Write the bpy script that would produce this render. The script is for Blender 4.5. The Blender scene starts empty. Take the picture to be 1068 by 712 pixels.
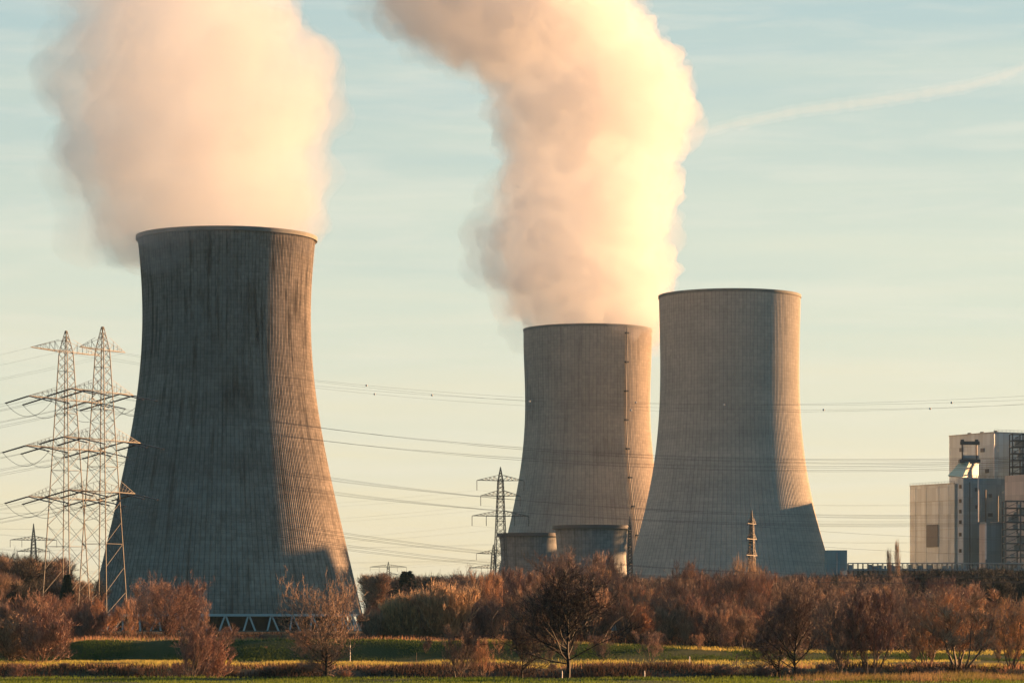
import bpy, bmesh, math, random
import numpy as np
from mathutils import Vector, Matrix, noise
R = math.radians
rnd = random.Random(7)
sc = bpy.context.scene
COL = sc.collection

# ------------------------------------------------------------------ camera
FPX, CX, HY, CAMZ = 3200.0, 534.0, 646.0, 6.0       # focal length and horizon in pixels of the 1068 px wide photo
cam_d = bpy.data.cameras.new('camera'); cam = bpy.data.objects.new('camera', cam_d); COL.objects.link(cam)
cam.location = (0, 0, CAMZ); cam.rotation_euler = (R(90), 0, 0)
cam_d.sensor_width = 36; cam_d.lens = 36 * FPX / 1068
cam_d.shift_y = (HY - 356) / 1068
cam_d.clip_start = 1; cam_d.clip_end = 60000
sc.camera = cam

# ------------------------------------------------------------------ world, sun, exposure
SUN_AZ, SUN_EL = 32.5, 9.0                            # azimuth from +X towards +Y
sd = Vector((math.cos(R(SUN_AZ)) * math.cos(R(SUN_EL)), math.sin(R(SUN_AZ)) * math.cos(R(SUN_EL)), math.sin(R(SUN_EL))))
w = bpy.data.worlds.new('World'); sc.world = w; w.use_nodes = True
nt = w.node_tree; nt.nodes.clear()
def wn(t, **k):
    n = nt.nodes.new(t)
    for a, b in k.items(): setattr(n, a, b)
    return n
out = wn('ShaderNodeOutputWorld')
sky = wn('ShaderNodeTexSky', sky_type='NISHITA', sun_disc=False)
sky.sun_elevation = R(SUN_EL); sky.sun_rotation = R(90 - SUN_AZ)
sky.air_density = 1.2; sky.dust_density = 1.5; sky.ozone_density = 1.2
bg1 = wn('ShaderNodeBackground'); bg1.inputs[1].default_value = 0.007
nt.links.new(sky.outputs[0], bg1.inputs[0])
tc = wn('ShaderNodeTexCoord'); sep = wn('ShaderNodeSeparateXYZ'); nt.links.new(tc.outputs['Generated'], sep.inputs[0])
mp = wn('ShaderNodeMapping'); mp.inputs['Scale'].default_value = (5, 5, 70); mp.inputs['Rotation'].default_value = (0, R(-4), 0)
nt.links.new(tc.outputs['Generated'], mp.inputs[0])
nz = wn('ShaderNodeTexNoise'); nz.inputs['Scale'].default_value = 1.0; nz.inputs['Detail'].default_value = 5; nz.inputs['Roughness'].default_value = .55
nt.links.new(mp.outputs[0], nz.inputs[0])
ma = wn('ShaderNodeMath', operation='MULTIPLY_ADD'); ma.inputs[1].default_value = .11; nt.links.new(nz.outputs[0], ma.inputs[0])
m2 = wn('ShaderNodeMath', operation='SUBTRACT'); nt.links.new(sep.outputs[2], m2.inputs[0]); m2.inputs[1].default_value = .055
nt.links.new(m2.outputs[0], ma.inputs[2])
def lin(c):
    return tuple(((x / 255) / 12.92 if x / 255 <= .04045 else ((x / 255 + .055) / 1.055) ** 2.4) for x in c) + (1,)
SKY_STOPS = [(0.0, (237, 221, 184)), (0.03, (235, 225, 195)), (0.065, (226, 223, 202)), (0.11, (212, 219, 204)),
             (0.16, (194, 209, 201)), (0.205, (176, 200, 201)), (0.4, (140, 174, 190)), (1.0, (92, 128, 160))]
cr = wn('ShaderNodeValToRGB')
e = cr.color_ramp.elements
while len(e) > 1: e.remove(e[0])
e[0].position = 0; e[0].color = lin(SKY_STOPS[0][1])
for p, c in SKY_STOPS[1:]:
    x = e.new(p); x.color = lin(c)
nt.links.new(ma.outputs[0], cr.inputs[0])
# the sky away from the sunset side (behind the camera and overhead) is a dim blue
cr2 = wn('ShaderNodeValToRGB'); e2 = cr2.color_ramp.elements
e2[0].position = 0; e2[0].color = (.045, .22, .35, 1); e2[1].position = .8; e2[1].color = (.02, .12, .21, 1)
nt.links.new(sep.outputs[2], cr2.inputs[0])
mr = wn('ShaderNodeMapRange', interpolation_type='SMOOTHSTEP'); mr.inputs[1].default_value = 0.0; mr.inputs[2].default_value = .75
nt.links.new(sep.outputs[1], mr.inputs[0])
mxw = wn('ShaderNodeMix', data_type='RGBA')
mp2 = wn('ShaderNodeMapping'); mp2.inputs['Scale'].default_value = (9, 9, 95); mp2.inputs['Rotation'].default_value = (0, R(3), 0)
nt.links.new(tc.outputs['Generated'], mp2.inputs[0])
nz2 = wn('ShaderNodeTexNoise'); nz2.inputs['Scale'].default_value = 1.3; nz2.inputs['Detail'].default_value = 7; nz2.inputs['Roughness'].default_value = .62; nz2.inputs['Distortion'].default_value = .4
nt.links.new(mp2.outputs[0], nz2.inputs[0])
mr2 = wn('ShaderNodeMapRange'); mr2.inputs[1].default_value = .46; mr2.inputs[2].default_value = .78; mr2.inputs[4].default_value = .55
nt.links.new(nz2.outputs[0], mr2.inputs[0])
veil = wn('ShaderNodeMix', data_type='RGBA'); veil.inputs[7].default_value = lin((234, 230, 214))
nt.links.new(mr2.outputs[0], veil.inputs[0]); nt.links.new(cr.outputs[0], veil.inputs[6])
nt.links.new(mr.outputs[0], mxw.inputs[0]); nt.links.new(cr2.outputs[0], mxw.inputs[6]); nt.links.new(veil.outputs[2], mxw.inputs[7])
bg2 = wn('ShaderNodeBackground'); bg2.inputs[1].default_value = 0.232
nt.links.new(mxw.outputs[2], bg2.inputs[0])
add = wn('ShaderNodeAddShader'); nt.links.new(bg1.outputs[0], add.inputs[0]); nt.links.new(bg2.outputs[0], add.inputs[1])
nt.links.new(add.outputs[0], out.inputs[0])
sl = bpy.data.lights.new('sun', 'SUN'); sl.energy = 5.0; sl.angle = R(.6); sl.color = (1.0, .51, .22)
so = bpy.data.objects.new('sun', sl); COL.objects.link(so)
so.rotation_euler = sd.to_track_quat('Z', 'Y').to_euler(); so.location = (0, 0, 500)
vs = sc.view_settings
vs.view_transform = 'Standard'; vs.look = 'None'; vs.exposure = 2.0; vs.gamma = 1; vs.use_curve_mapping = False
sc.render.engine = 'CYCLES'
cy = sc.cycles
cy.max_bounces = 18; cy.diffuse_bounces = 3; cy.glossy_bounces = 2; cy.transmission_bounces = 3; cy.volume_bounces = 16; cy.transparent_max_bounces = 12
cy.use_denoising = True

# ------------------------------------------------------------------ helpers
def P(px, py, Y):
    return Vector(((px - CX) * Y / FPX, Y, CAMZ + (HY - py) * Y / FPX))
def XZ(px, Y): return (px - CX) * Y / FPX
def Zp(py, Y): return CAMZ + (HY - py) * Y / FPX

class MB:
    def __init__(s): s.v = []; s.f = []
    def add(s, vs_, fs):
        b = len(s.v); s.v += [tuple(x) for x in vs_]; s.f += [tuple(i + b for i in f) for f in fs]; return s
    def box(s, c, d, ax=None):                       # centre, full size, optional axes
        A = ax or (Vector((1, 0, 0)), Vector((0, 1, 0)), Vector((0, 0, 1)))
        c = Vector(c); vv = []
        for i in (-.5, .5):
            for j in (-.5, .5):
                for k in (-.5, .5): vv.append(c + A[0] * d[0] * i + A[1] * d[1] * j + A[2] * d[2] * k)
        return s.add(vv, [(0, 1, 3, 2), (4, 6, 7, 5), (0, 4, 5, 1), (2, 3, 7, 6), (0, 2, 6, 4), (1, 5, 7, 3)])
    def tube(s, pts, rad, n=4, cap=True):
        pts = [Vector(p) for p in pts]
        if not hasattr(rad, '__len__'): rad = [rad] * len(pts)
        b = len(s.v)
        for i, p in enumerate(pts):
            t = (pts[min(i + 1, len(pts) - 1)] - pts[max(i - 1, 0)])
            if t.length < 1e-9: t = Vector((0, 0, 1))
            t.normalize()
            u = t.cross(Vector((0, 0, 1)) if abs(t.z) < .9 else Vector((1, 0, 0))).normalized(); v = t.cross(u)
            for k in range(n):
                a = 2 * math.pi * (k + .5) / n
                q = p + (u * math.cos(a) + v * math.sin(a)) * rad[i]
                s.v.append((q.x, q.y, q.z))
        for i in range(len(pts) - 1):
            for k in range(n):
                a0 = b + i * n + k; a1 = b + i * n + (k + 1) % n
                s.f.append((a0, a1, a1 + n, a0 + n))
        if cap and n > 2:
            s.f.append(tuple(b + k for k in reversed(range(n)))); s.f.append(tuple(b + (len(pts) - 1) * n + k for k in range(n)))
        return s
    def prism(s, poly, z0, z1):                      # polygon (x,y) counter clockwise, optional per point top z
        n = len(poly); z1 = z1 if hasattr(z1, '__len__') else [z1] * n
        vv = [(x, y, z0) for x, y in poly] + [(p[0], p[1], z) for p, z in zip(poly, z1)]
        return s.add(vv, [tuple(reversed(range(n))), tuple(range(n, 2 * n))] + [(i, (i + 1) % n, n + (i + 1) % n, n + i) for i in range(n)])
    def ball(s, c, r, n=6, m=5):
        b = len(s.v); c = Vector(c)
        vv = []
        for i in range(1, m):
            for k in range(n):
                a = math.pi * i / m; q = 2 * math.pi * k / n
                vv.append(c + Vector((math.sin(a) * math.cos(q), math.sin(a) * math.sin(q), math.cos(a))) * r)
        vv += [c + Vector((0, 0, r)), c - Vector((0, 0, r))]; f = []
        for i in range(m - 2):
            for k in range(n): f.append((i * n + k, (i + 1) * n + k, (i + 1) * n + (k + 1) % n, i * n + (k + 1) % n))
        T = n * (m - 1)
        for k in range(n):
            f.append((T, k, (k + 1) % n)); f.append((T + 1, (m - 2) * n + (k + 1) % n, (m - 2) * n + k))
        return s.add(vv, f)
    def mesh(s, name, mat, smooth=False):
        me = bpy.data.meshes.new(name); me.from_pydata(s.v, [], s.f); me.update()
        if mat: me.materials.append(mat)
        if smooth: me.polygons.foreach_set('use_smooth', [True] * len(me.polygons))
        return me
    def build(s, name, mat, parent=None, loc=(0, 0, 0), smooth=False, label=None):
        o = bpy.data.objects.new(name, s.mesh(name, mat, smooth)); COL.objects.link(o)
        o.location = loc
        if parent: o.parent = parent
        if label: o['label'] = label
        return o

def tag(o, label=None, cat=None, group=None, kind=None):
    if label: o['label'] = label
    if cat: o['category'] = cat
    if group: o['group'] = group
    if kind: o['kind'] = kind
    return o
def thing(name, loc, label, cat, group=None, rz=0):
    o = bpy.data.objects.new(name, None); COL.objects.link(o); o.empty_display_size = .5
    o.location = loc; o.rotation_euler = (0, 0, rz)
    return tag(o, label, cat, group)
def copy_tree(o, parent=None):
    c = o.copy(); COL.objects.link(c); c.parent = parent
    for ch in KIDS.get(o.name, []): copy_tree(ch, c)
    return c
KIDS = {}

# ------------------------------------------------------------------ materials
def mat(name):
    m = bpy.data.materials.new(name); m.use_nodes = True; n = m.node_tree; n.nodes.clear(); return m, n
class NT:
    def __init__(s, n): s.n = n
    def __call__(s, t, inp=None, **k):
        x = s.n.nodes.new(t)
        for a, b in k.items(): setattr(x, a, b)
        for a, b in (inp or {}).items():
            if isinstance(b, bpy.types.NodeSocket): s.n.links.new(b, x.inputs[a])
            else: x.inputs[a].default_value = b
        return x
    def math(s, op, a, b=None, c=None, clamp=False):
        x = s.n.nodes.new('ShaderNodeMath'); x.operation = op; x.use_clamp = clamp
        for i, q in enumerate((a, b, c)):
            if q is None: continue
            if isinstance(q, bpy.types.NodeSocket): s.n.links.new(q, x.inputs[i])
            else: x.inputs[i].default_value = q
        return x.outputs[0]
    def mix(s, f, a, b, mode='MIX'):
        x = s.n.nodes.new('ShaderNodeMix'); x.data_type = 'RGBA'; x.blend_type = mode
        for i, q in ((0, f), (6, a), (7, b)):
            if isinstance(q, bpy.types.NodeSocket): s.n.links.new(q, x.inputs[i])
            else: x.inputs[i].default_value = q if i == 0 else (tuple(q) + (1,) if len(q) == 3 else q)
        return x.outputs[2]
    def noise(s, vec, scale, detail=3, rough=.55):
        x = s('ShaderNodeTexNoise', {'Scale': scale, 'Detail': detail, 'Roughness': rough})
        if vec is not None: s.n.links.new(vec, x.inputs[0])
        return x.outputs[0]
    def ramp(s, f, a, b):
        return s('ShaderNodeMapRange', {0: f, 1: a, 2: b}).outputs[0]

def simple(name, c, rough=.7, metal=0, var=.15, scale=.5, spec=.3):
    m, n = mat(name); t = NT(n)
    co = t('ShaderNodeTexCoord').outputs['Object']
    f = t.noise(co, scale, 4)
    col = t.mix(f, [x * (1 - var) for x in c], [min(1, x * (1 + var)) for x in c])
    b = t('ShaderNodeBsdfPrincipled', {'Base Color': col, 'Roughness': rough, 'Metallic': metal, 'Specular IOR Level': spec})
    t('ShaderNodeOutputMaterial', {0: b.outputs[0]})
    return m

def concrete(name, c_lo, c_hi, nrib, lift, streak, panel, dirt, joint=.30):
    m, n = mat(name); t = NT(n)
    co = t('ShaderNodeTexCoord').outputs['Object']
    s_ = t('ShaderNodeSeparateXYZ', {0: co}); x, y, z = s_.outputs
    ang = t.math('ARCTAN2', x, t.math('MULTIPLY', y, -1.0))
    u = t.math('MULTIPLY', ang, nrib / (2 * math.pi)); v = t.math('DIVIDE', z, lift)
    # blotches
    big = t.noise(co, .022, 4, .6)
    cv = t('ShaderNodeCombineXYZ', {0: t.math('MULTIPLY', u, .55), 1: 0.0, 2: t.math('MULTIPLY', z, .030)}).outputs[0]
    st = t.noise(cv, 1.0, 5, .7)
    stm = t.ramp(st, .50, .66)
    top = t('ShaderNodeMapRange', {0: z, 1: 30.0, 2: 120.0, 3: .45, 4: 1.0}).outputs[0]
    stm = t.math('MULTIPLY', stm, top)
    # panels
    wv = t('ShaderNodeCombineXYZ', {0: t.math('FLOOR', u), 1: t.math('FLOOR', v), 2: 0.0}).outputs[0]
    wh = t('ShaderNodeTexWhiteNoise', noise_dimensions='3D'); n.links.new(wv, wh.inputs[0])
    lv = t('ShaderNodeTexWhiteNoise', noise_dimensions='1D'); n.links.new(t.math('FLOOR', v), lv.inputs['W'])
    # joints
    ju = t.math('LESS_THAN', t.math('FRACT', u), .16)
    jv = t.math('LESS_THAN', t.math('FRACT', v), .17)
    fine = t.noise(co, .55, 5, .65)
    col = t.mix(t.ramp(big, .3, .7), c_lo, c_hi)
    def dark(col, f, amt):
        return t.mix(t.math('MULTIPLY', f, amt, clamp=True), col, t.mix(1.0, col, (.28, .28, .30), 'MULTIPLY'))
    bands = t.noise(t('ShaderNodeMapping', {0: co, 'Scale': (.012, .012, .055)}).outputs[0], 1.0, 5, .62)
    col = dark(col, t.ramp(bands, .45, .68), dirt * .9)
    col = dark(col, stm, streak)
    col = dark(col, wh.outputs[0], panel)
    col = dark(col, lv.outputs[0], panel * .5)
    col = dark(col, ju, joint * 1.2); col = dark(col, jv, joint * .5)
    col = dark(col, t.ramp(fine, .45, .8), dirt)
    b = t('ShaderNodeBsdfPrincipled', {'Base Color': col, 'Roughness': .92, 'Specular IOR Level': .15})
    bp = t('ShaderNodeBump', {'Strength': .35, 'Distance': .12, 'Height': fine})
    n.links.new(bp.outputs[0], b.inputs['Normal'])
    t('ShaderNodeOutputMaterial', {0: b.outputs[0]})
    return m
M = {}
M['conc1'] = concrete('dark weathered concrete', (.31, .285, .255), (.48, .42, .35), 148, 1.35, 1.3, .34, .5, .55)
M['conc2'] = concrete('brownish concrete', (.48, .42, .355), (.60, .53, .44), 110, 1.5, .4, .20, .25)
M['conc3'] = concrete('grey concrete', (.49, .475, .42), (.60, .56, .48), 116, 1.5, .22, .18, .25)
M['conc4'] = concrete('small tower concrete', (.27, .31, .31), (.50, .50, .47), 60, 1.4, .9, .25, .5)
M['rim'] = simple('rim concrete', (.22, .22, .2), .9, 0, .3, .3)
M['shell_inside'] = simple('shell inside', (.12, .12, .12), .95)
M['void'] = simple('black shaded interior', (.012, .013, .014), 1.0, 0, .2, .3, 0)  # near-black colour stands for the shaded tower interior
M['white_conc'] = simple('pale painted concrete', (.55, .60, .58), .8, 0, .15, .2)
M['steel'] = simple('galvanised steel', (.105, .105, .10), .65, .1, .5, .6, .3)
M['steel_dark'] = simple('dark steel', (.10, .105, .11), .6, .2, .3, .4)
M['insul'] = simple('insulator glaze', (.06, .04, .035), .25, 0, .2, 2, .6)
M['wire'] = simple('aluminium conductor', (.16, .15, .14), .6, .3)
M['ball'] = simple('marker ball', (.75, .72, .68), .5)
def cladding(name, c, seam=.9, var=.12):
    m, n = mat(name); t = NT(n)
    co = t('ShaderNodeTexCoord').outputs['Object']
    s_ = t('ShaderNodeSeparateXYZ', {0: co})
    k = t.math('ADD', t.math('MULTIPLY', s_.outputs[0], .5), t.math('MULTIPLY', s_.outputs[1], -.866))
    k2 = t.math('ADD', t.math('MULTIPLY', s_.outputs[0], .866), t.math('MULTIPLY', s_.outputs[1], .5))
    kk = t.math('ADD', k, k2)
    f1 = t.math('LESS_THAN', t.math('FRACT', t.math('DIVIDE', kk, seam * 3)), .08)
    f2 = t.math('LESS_THAN', t.math('FRACT', t.math('DIVIDE', s_.outputs[2], 6.0)), .03)
    pv = t('ShaderNodeCombineXYZ', {0: t.math('FLOOR', t.math('DIVIDE', kk, seam * 3)), 1: t.math('FLOOR', t.math('DIVIDE', s_.outputs[2], 6.0)), 2: 0.0}).outputs[0]
    wh = t('ShaderNodeTexWhiteNoise', noise_dimensions='3D'); n.links.new(pv, wh.inputs[0])
    st = t.noise(t('ShaderNodeMapping', {0: co, 'Scale': (1, 1, .06)}).outputs[0], .35, 4, .6)
    col = t.mix(wh.outputs[0], [x * (1 - var) for x in c], [x * (1 + var) for x in c])
    col = t.mix(t.math('MULTIPLY', t.ramp(st, .45, .75), .35), col, [x * .6 for x in c])
    col = t.mix(t.math('MULTIPLY', t.math('MAXIMUM', f1, f2), .3), col, [x * .4 for x in c])
    b = t('ShaderNodeBsdfPrincipled', {'Base Color': col, 'Roughness': .5, 'Metallic': .15})
    bp = t('ShaderNodeBump', {'Strength': .6, 'Distance': .1, 'Height': t.math('SINE', t.math('MULTIPLY', kk, 14.0))})
    n.links.new(bp.outputs[0], b.inputs['Normal'])
    t('ShaderNodeOutputMaterial', {0: b.outputs[0]})
    return m
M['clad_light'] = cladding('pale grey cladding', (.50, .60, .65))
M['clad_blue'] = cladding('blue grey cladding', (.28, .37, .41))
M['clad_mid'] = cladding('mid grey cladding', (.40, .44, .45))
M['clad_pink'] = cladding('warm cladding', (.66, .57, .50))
M['clad_teal'] = cladding('teal cladding', (.20, .37, .42))
M['louvre'] = simple('louvre grey', (.13, .14, .15), .7)
M['teal_roof'] = simple('teal glazed roof', (.10, .30, .36), .35, 0, .1)
M['dark_gap'] = simple('dark window', (.03, .035, .04), .3)

def twig_mat(name, c, var=.35, bark=False):
    m, n = mat(name); t = NT(n)
    oi = t('ShaderNodeObjectInfo'); co = t('ShaderNodeTexCoord').outputs['Object']
    f = t.ramp(t.noise(co, .9, 3), .3, .7)
    f2 = t.ramp(t.noise(t('ShaderNodeMapping', {0: co, 'Scale': (4.5, 4.5, .7)}).outputs[0], 1.0, 2), .35, .65)
    col = t.mix(f, [x * (1 - var) for x in c], [x * (1 + var) for x in c])
    col = t.mix(f2, t.mix(1.0, col, (.42, .42, .45), 'MULTIPLY'), t.mix(1.0, col, (1.3, 1.25, 1.2), 'MULTIPLY'))
    hs = t('ShaderNodeHueSaturation', {'Hue': t('ShaderNodeMapRange', {0: oi.outputs['Random'], 3: .485, 4: .515}).outputs[0],
        'Saturation': t('ShaderNodeMapRange', {0: oi.outputs['Random'], 3: .8, 4: 1.15}).outputs[0],
        'Value': t('ShaderNodeMapRange', {0: oi.outputs['Random'], 3: .6, 4: 1.4}).outputs[0], 'Color': col})
    b = t('ShaderNodeBsdfPrincipled', {'Base Color': hs.outputs[0], 'Roughness': .75, 'Specular IOR Level': .25})
    t('ShaderNodeOutputMaterial', {0: b.outputs[0]})
    return m
M['bark'] = twig_mat('grey brown bark', (.05, .04, .034))
M['bark_pale'] = twig_mat('pale willow bark', (.16, .125, .095))
M['bark_dark'] = twig_mat('very dark bark', (.022, .019, .017))  # near-black brown, darkest of the bark tones
M['twig_shaded'] = twig_mat('shade darkened twigs', (.032, .029, .029))  # shade lying on the far wood is put into this twig colour
M['twig_rust'] = twig_mat('rusty twigs', (.35, .22, .16))
M['twig_orange'] = twig_mat('orange willow twigs', (.45, .31, .20))
M['twig_dark'] = twig_mat('dark twigs', (.09, .065, .055))
M['twig_brown'] = twig_mat('brown twigs', (.27, .19, .145))
M['evergreen'] = twig_mat('dark evergreen needles', (.03, .045, .028))
def blade_mat(name, c1, c2):
    m, n = mat(name); t = NT(n)
    co = t('ShaderNodeTexCoord').outputs['Object']
    f = t.ramp(t.noise(co, .12, 4, .6), .35, .65)
    g = t.noise(co, 6.0, 2)
    col = t.mix(f, c1, c2); col = t.mix(t.math('MULTIPLY', g, .5), col, [x * .5 for x in c1])
    d = t('ShaderNodeBsdfDiffuse', {0: col}); tr = t('ShaderNodeBsdfTranslucent', {0: col})
    mx = t('ShaderNodeMixShader', {0: .45, 1: d.outputs[0], 2: tr.outputs[0]})
    t('ShaderNodeOutputMaterial', {0: mx.outputs[0]})
    return m
M['blade_straw'] = blade_mat('straw grass', (.40, .38, .09), (.52, .42, .14))
M['blade_green'] = blade_mat('green grass', (.10, .17, .03), (.15, .19, .04))
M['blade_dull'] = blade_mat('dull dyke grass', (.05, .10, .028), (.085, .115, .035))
M['reed'] = blade_mat('rusty reeds', (.36, .20, .13), (.44, .29, .19))
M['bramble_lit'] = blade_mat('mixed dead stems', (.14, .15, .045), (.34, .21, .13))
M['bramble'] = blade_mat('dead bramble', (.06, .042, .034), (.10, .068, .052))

# ------------------------------------------------------------------ ground
def lerp_tab(tab, x):
    if x <= tab[0][0]: return tab[0][1]
    for (a, p), (b, q) in zip(tab, tab[1:]):
        if x <= b: return p + (q - p) * (x - a) / (b - a)
    return tab[-1][1]
def smooth(a, b, x):
    t = max(0, min(1, (x - a) / (b - a))); return t * t * (3 - 2 * t)
CREST = [(-60, .2), (0, .8), (40, 1.9), (90, 2.85), (420, 2.9), (600, 2.3), (700, 1.7), (800, 1.0), (900, .7), (1068, .8)]
def gh(x, y):
    px = CX + x * FPX / max(y, 200)
    n1 = noise.noise(Vector((x * .03, y * .03, 0))) * .25 + noise.noise(Vector((x * .13, y * .13, 3))) * .10
    if y < 600 and abs(x) < 260:
        wob = noise.noise(Vector((x * .02, 1.7, 0))) * 5
        yy = y + wob
        z = 0.0
        z -= 2.6 * smooth(320, 328, yy)                         # near bank down to the ditch
        z += 2.25 * smooth(384, 398, yy)                        # far bank
        z += .25 * smooth(400, 452, yy)
        c = lerp_tab(CREST, px)
        z += (c + .1) * smooth(451, 469, yy)
        z += (1.8 - c) * smooth(480, 520, yy)
        return z + n1 * (1 if yy > 452 else .45)
    return 1.8 + n1 if y >= 300 else n1
xs = np.concatenate([[-9000, -6000, -4000, -2500, -1600, -1000, -700, -500, -400, -320], np.arange(-260, 261, 3.25), [320, 400, 500, 700, 1000, 1600, 2500, 4000, 6000, 9000]])
ys = np.concatenate([[-600, -200, 0, 100, 180, 240], np.arange(270, 545, 2.0), np.arange(550, 900, 12), [950, 1000, 1080, 1160, 1250, 1400, 1600, 1900, 2300, 2800, 3600, 5000, 7000, 9000, 14000]])
gv = [(float(x), float(y), gh(float(x), float(y))) for y in ys for x in xs]
nx = len(xs)
gf = [(j * nx + i, j * nx + i + 1, (j + 1) * nx + i + 1, (j + 1) * nx + i) for j in range(len(ys) - 1) for i in range(nx - 1)]
me = bpy.data.meshes.new('ground'); me.from_pydata(gv, [], gf); me.update()
me.polygons.foreach_set('use_smooth', [True] * len(me.polygons))
g = bpy.data.objects.new('ground', me); COL.objects.link(g); tag(g, 'flat winter meadow with a ditch and a low grassy dyke', None, None, 'structure')
m, n = mat('meadow and earth'); t = NT(n)
co = t('ShaderNodeNewGeometry').outputs['Position']; s_ = t('ShaderNodeSeparateXYZ', {0: co})
wob = t.math('MULTIPLY_ADD', t.noise(co, .03, 3), 16.0, t.math('SUBTRACT', s_.outputs[1], 8.0))
n1 = t.noise(co, .25, 5, .6); n2 = t.noise(co, 2.5, 4)
green = t.mix(n1, (.035, .065, .014), (.075, .095, .025))
straw = t.mix(n1, (.14, .13, .04), (.09, .11, .03))
earth = t.mix(n1, (.055, .038, .028), (.11, .075, .05))
scrub = t.mix(n1, (.06, .045, .03), (.10, .07, .045))
col = t.mix(t.ramp(wob, 318, 324), green, earth)
col = t.mix(t.ramp(wob, 394, 400), col, straw)
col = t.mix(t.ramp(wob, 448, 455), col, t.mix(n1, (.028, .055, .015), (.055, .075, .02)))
col = t.mix(t.ramp(wob, 468, 474), col, t.mix(n1, (.13, .10, .045), (.08, .08, .03)))
col = t.mix(t.ramp(wob, 484, 495), col, scrub)
col = t.mix(t.math('MULTIPLY', n2, .5), col, (.03, .03, .015))
b = t('ShaderNodeBsdfPrincipled', {'Base Color': col, 'Roughness': .95, 'Specular IOR Level': .1})
bp = t('ShaderNodeBump', {'Strength': .6, 'Distance': .3, 'Height': n2}); n.links.new(bp.outputs[0], b.inputs['Normal'])
t('ShaderNodeOutputMaterial', {0: b.outputs[0]}); me.materials.append(m)

def blades(name, material, count, pxr, yr, hr, wd, label, seed, dens=None, clump=.35, cat='grass'):
    r = np.random.RandomState(seed); V = []; F = []
    k = 0; tries = 0
    while k < count and tries < count * 6:
        tries += 1
        y = r.uniform(*yr); px = r.uniform(*pxr); x = XZ(px, y)
        d = noise.noise(Vector((x * .12, y * .12, seed)))
        if d * 1.2 + .5 < r.rand() * (1 - clump) * 1.1: continue
        if dens and r.rand() > dens(px, y): continue
        z = gh(x, y) - .03
        h = r.uniform(*hr) * (1 + d * .8); a = r.uniform(0, math.pi)
        lx, ly = r.normal(0, .25, 2) * h
        dx, dy = math.cos(a) * wd / 2, math.sin(a) * wd / 2
        b0 = len(V)
        V += [(x - dx, y - dy, z), (x + dx, y + dy, z), (x + dx * .7 + lx * .4, y + dy * .7 + ly * .4, z + h * .6), (x - dx * .7 + lx * .4, y - dy * .7 + ly * .4, z + h * .6), (x + lx, y + ly, z + h)]
        F += [(b0, b0 + 1, b0 + 2, b0 + 3), (b0 + 3, b0 + 2, b0 + 4)]
        k += 1
    me = bpy.data.meshes.new(name); me.from_pydata(V, [], F); me.materials.append(material)
    o = bpy.data.objects.new(name, me); COL.objects.link(o)
    return tag(o, label, cat, None, 'stuff')
blades('meadow_grass', M['blade_green'], 26000, (-20, 1090), (284, 320), (.10, .30), .07, 'short green grass along the bottom of the view', 1)
blades('straw_grass', M['blade_straw'], 42000, (-20, 1090), (399, 452), (.15, .45), .08, 'sunlit yellow grass strip in front of the dyke', 2, dens=lambda px, y: (1 - .7 * smooth(440, 500, px) * (1 - smooth(880, 930, px))) * smooth(-.25, .2, noise.noise(Vector((px * .021, y * .09, 4.4)))))
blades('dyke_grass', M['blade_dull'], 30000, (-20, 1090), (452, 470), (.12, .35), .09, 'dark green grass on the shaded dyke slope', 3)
blades('crest_grass', M['blade_straw'], 15000, (-20, 1090), (467, 492), (.1, .5), .10, 'pale dry grass along the crest of the dyke', 4, dens=lambda px, y: .12 + .88 * smooth(420, 520, px))
blades('crest_reeds', M['reed'], 5000, (-20, 640), (468, 500), (.2, .8), .08, 'pinkish dead stalks along the left part of the dyke crest', 14, cat='reeds')
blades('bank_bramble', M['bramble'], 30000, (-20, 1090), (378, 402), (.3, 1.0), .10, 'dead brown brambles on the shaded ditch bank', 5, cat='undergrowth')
blades('rusty_reeds', M['bramble_lit'], 8000, (800, 1090), (296, 322), (.12, .75), .05, 'rusty dead reeds at the lower right corner', 6,
       dens=lambda px, y: smooth(800, 900, px) * .9, cat='reeds')
blades('bank_reeds', M['reed'], 3500, (-20, 1090), (396, 404), (.3, .9), .07, 'pinkish dry reeds on the lip of the ditch', 8, cat='reeds')

blades('thicket_undergrowth', M['bramble'], 36000, (-20, 1090), (492, 640), (.4, 1.8), .16, 'brown undergrowth below the trees behind the dyke', 9, cat='undergrowth')

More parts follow.
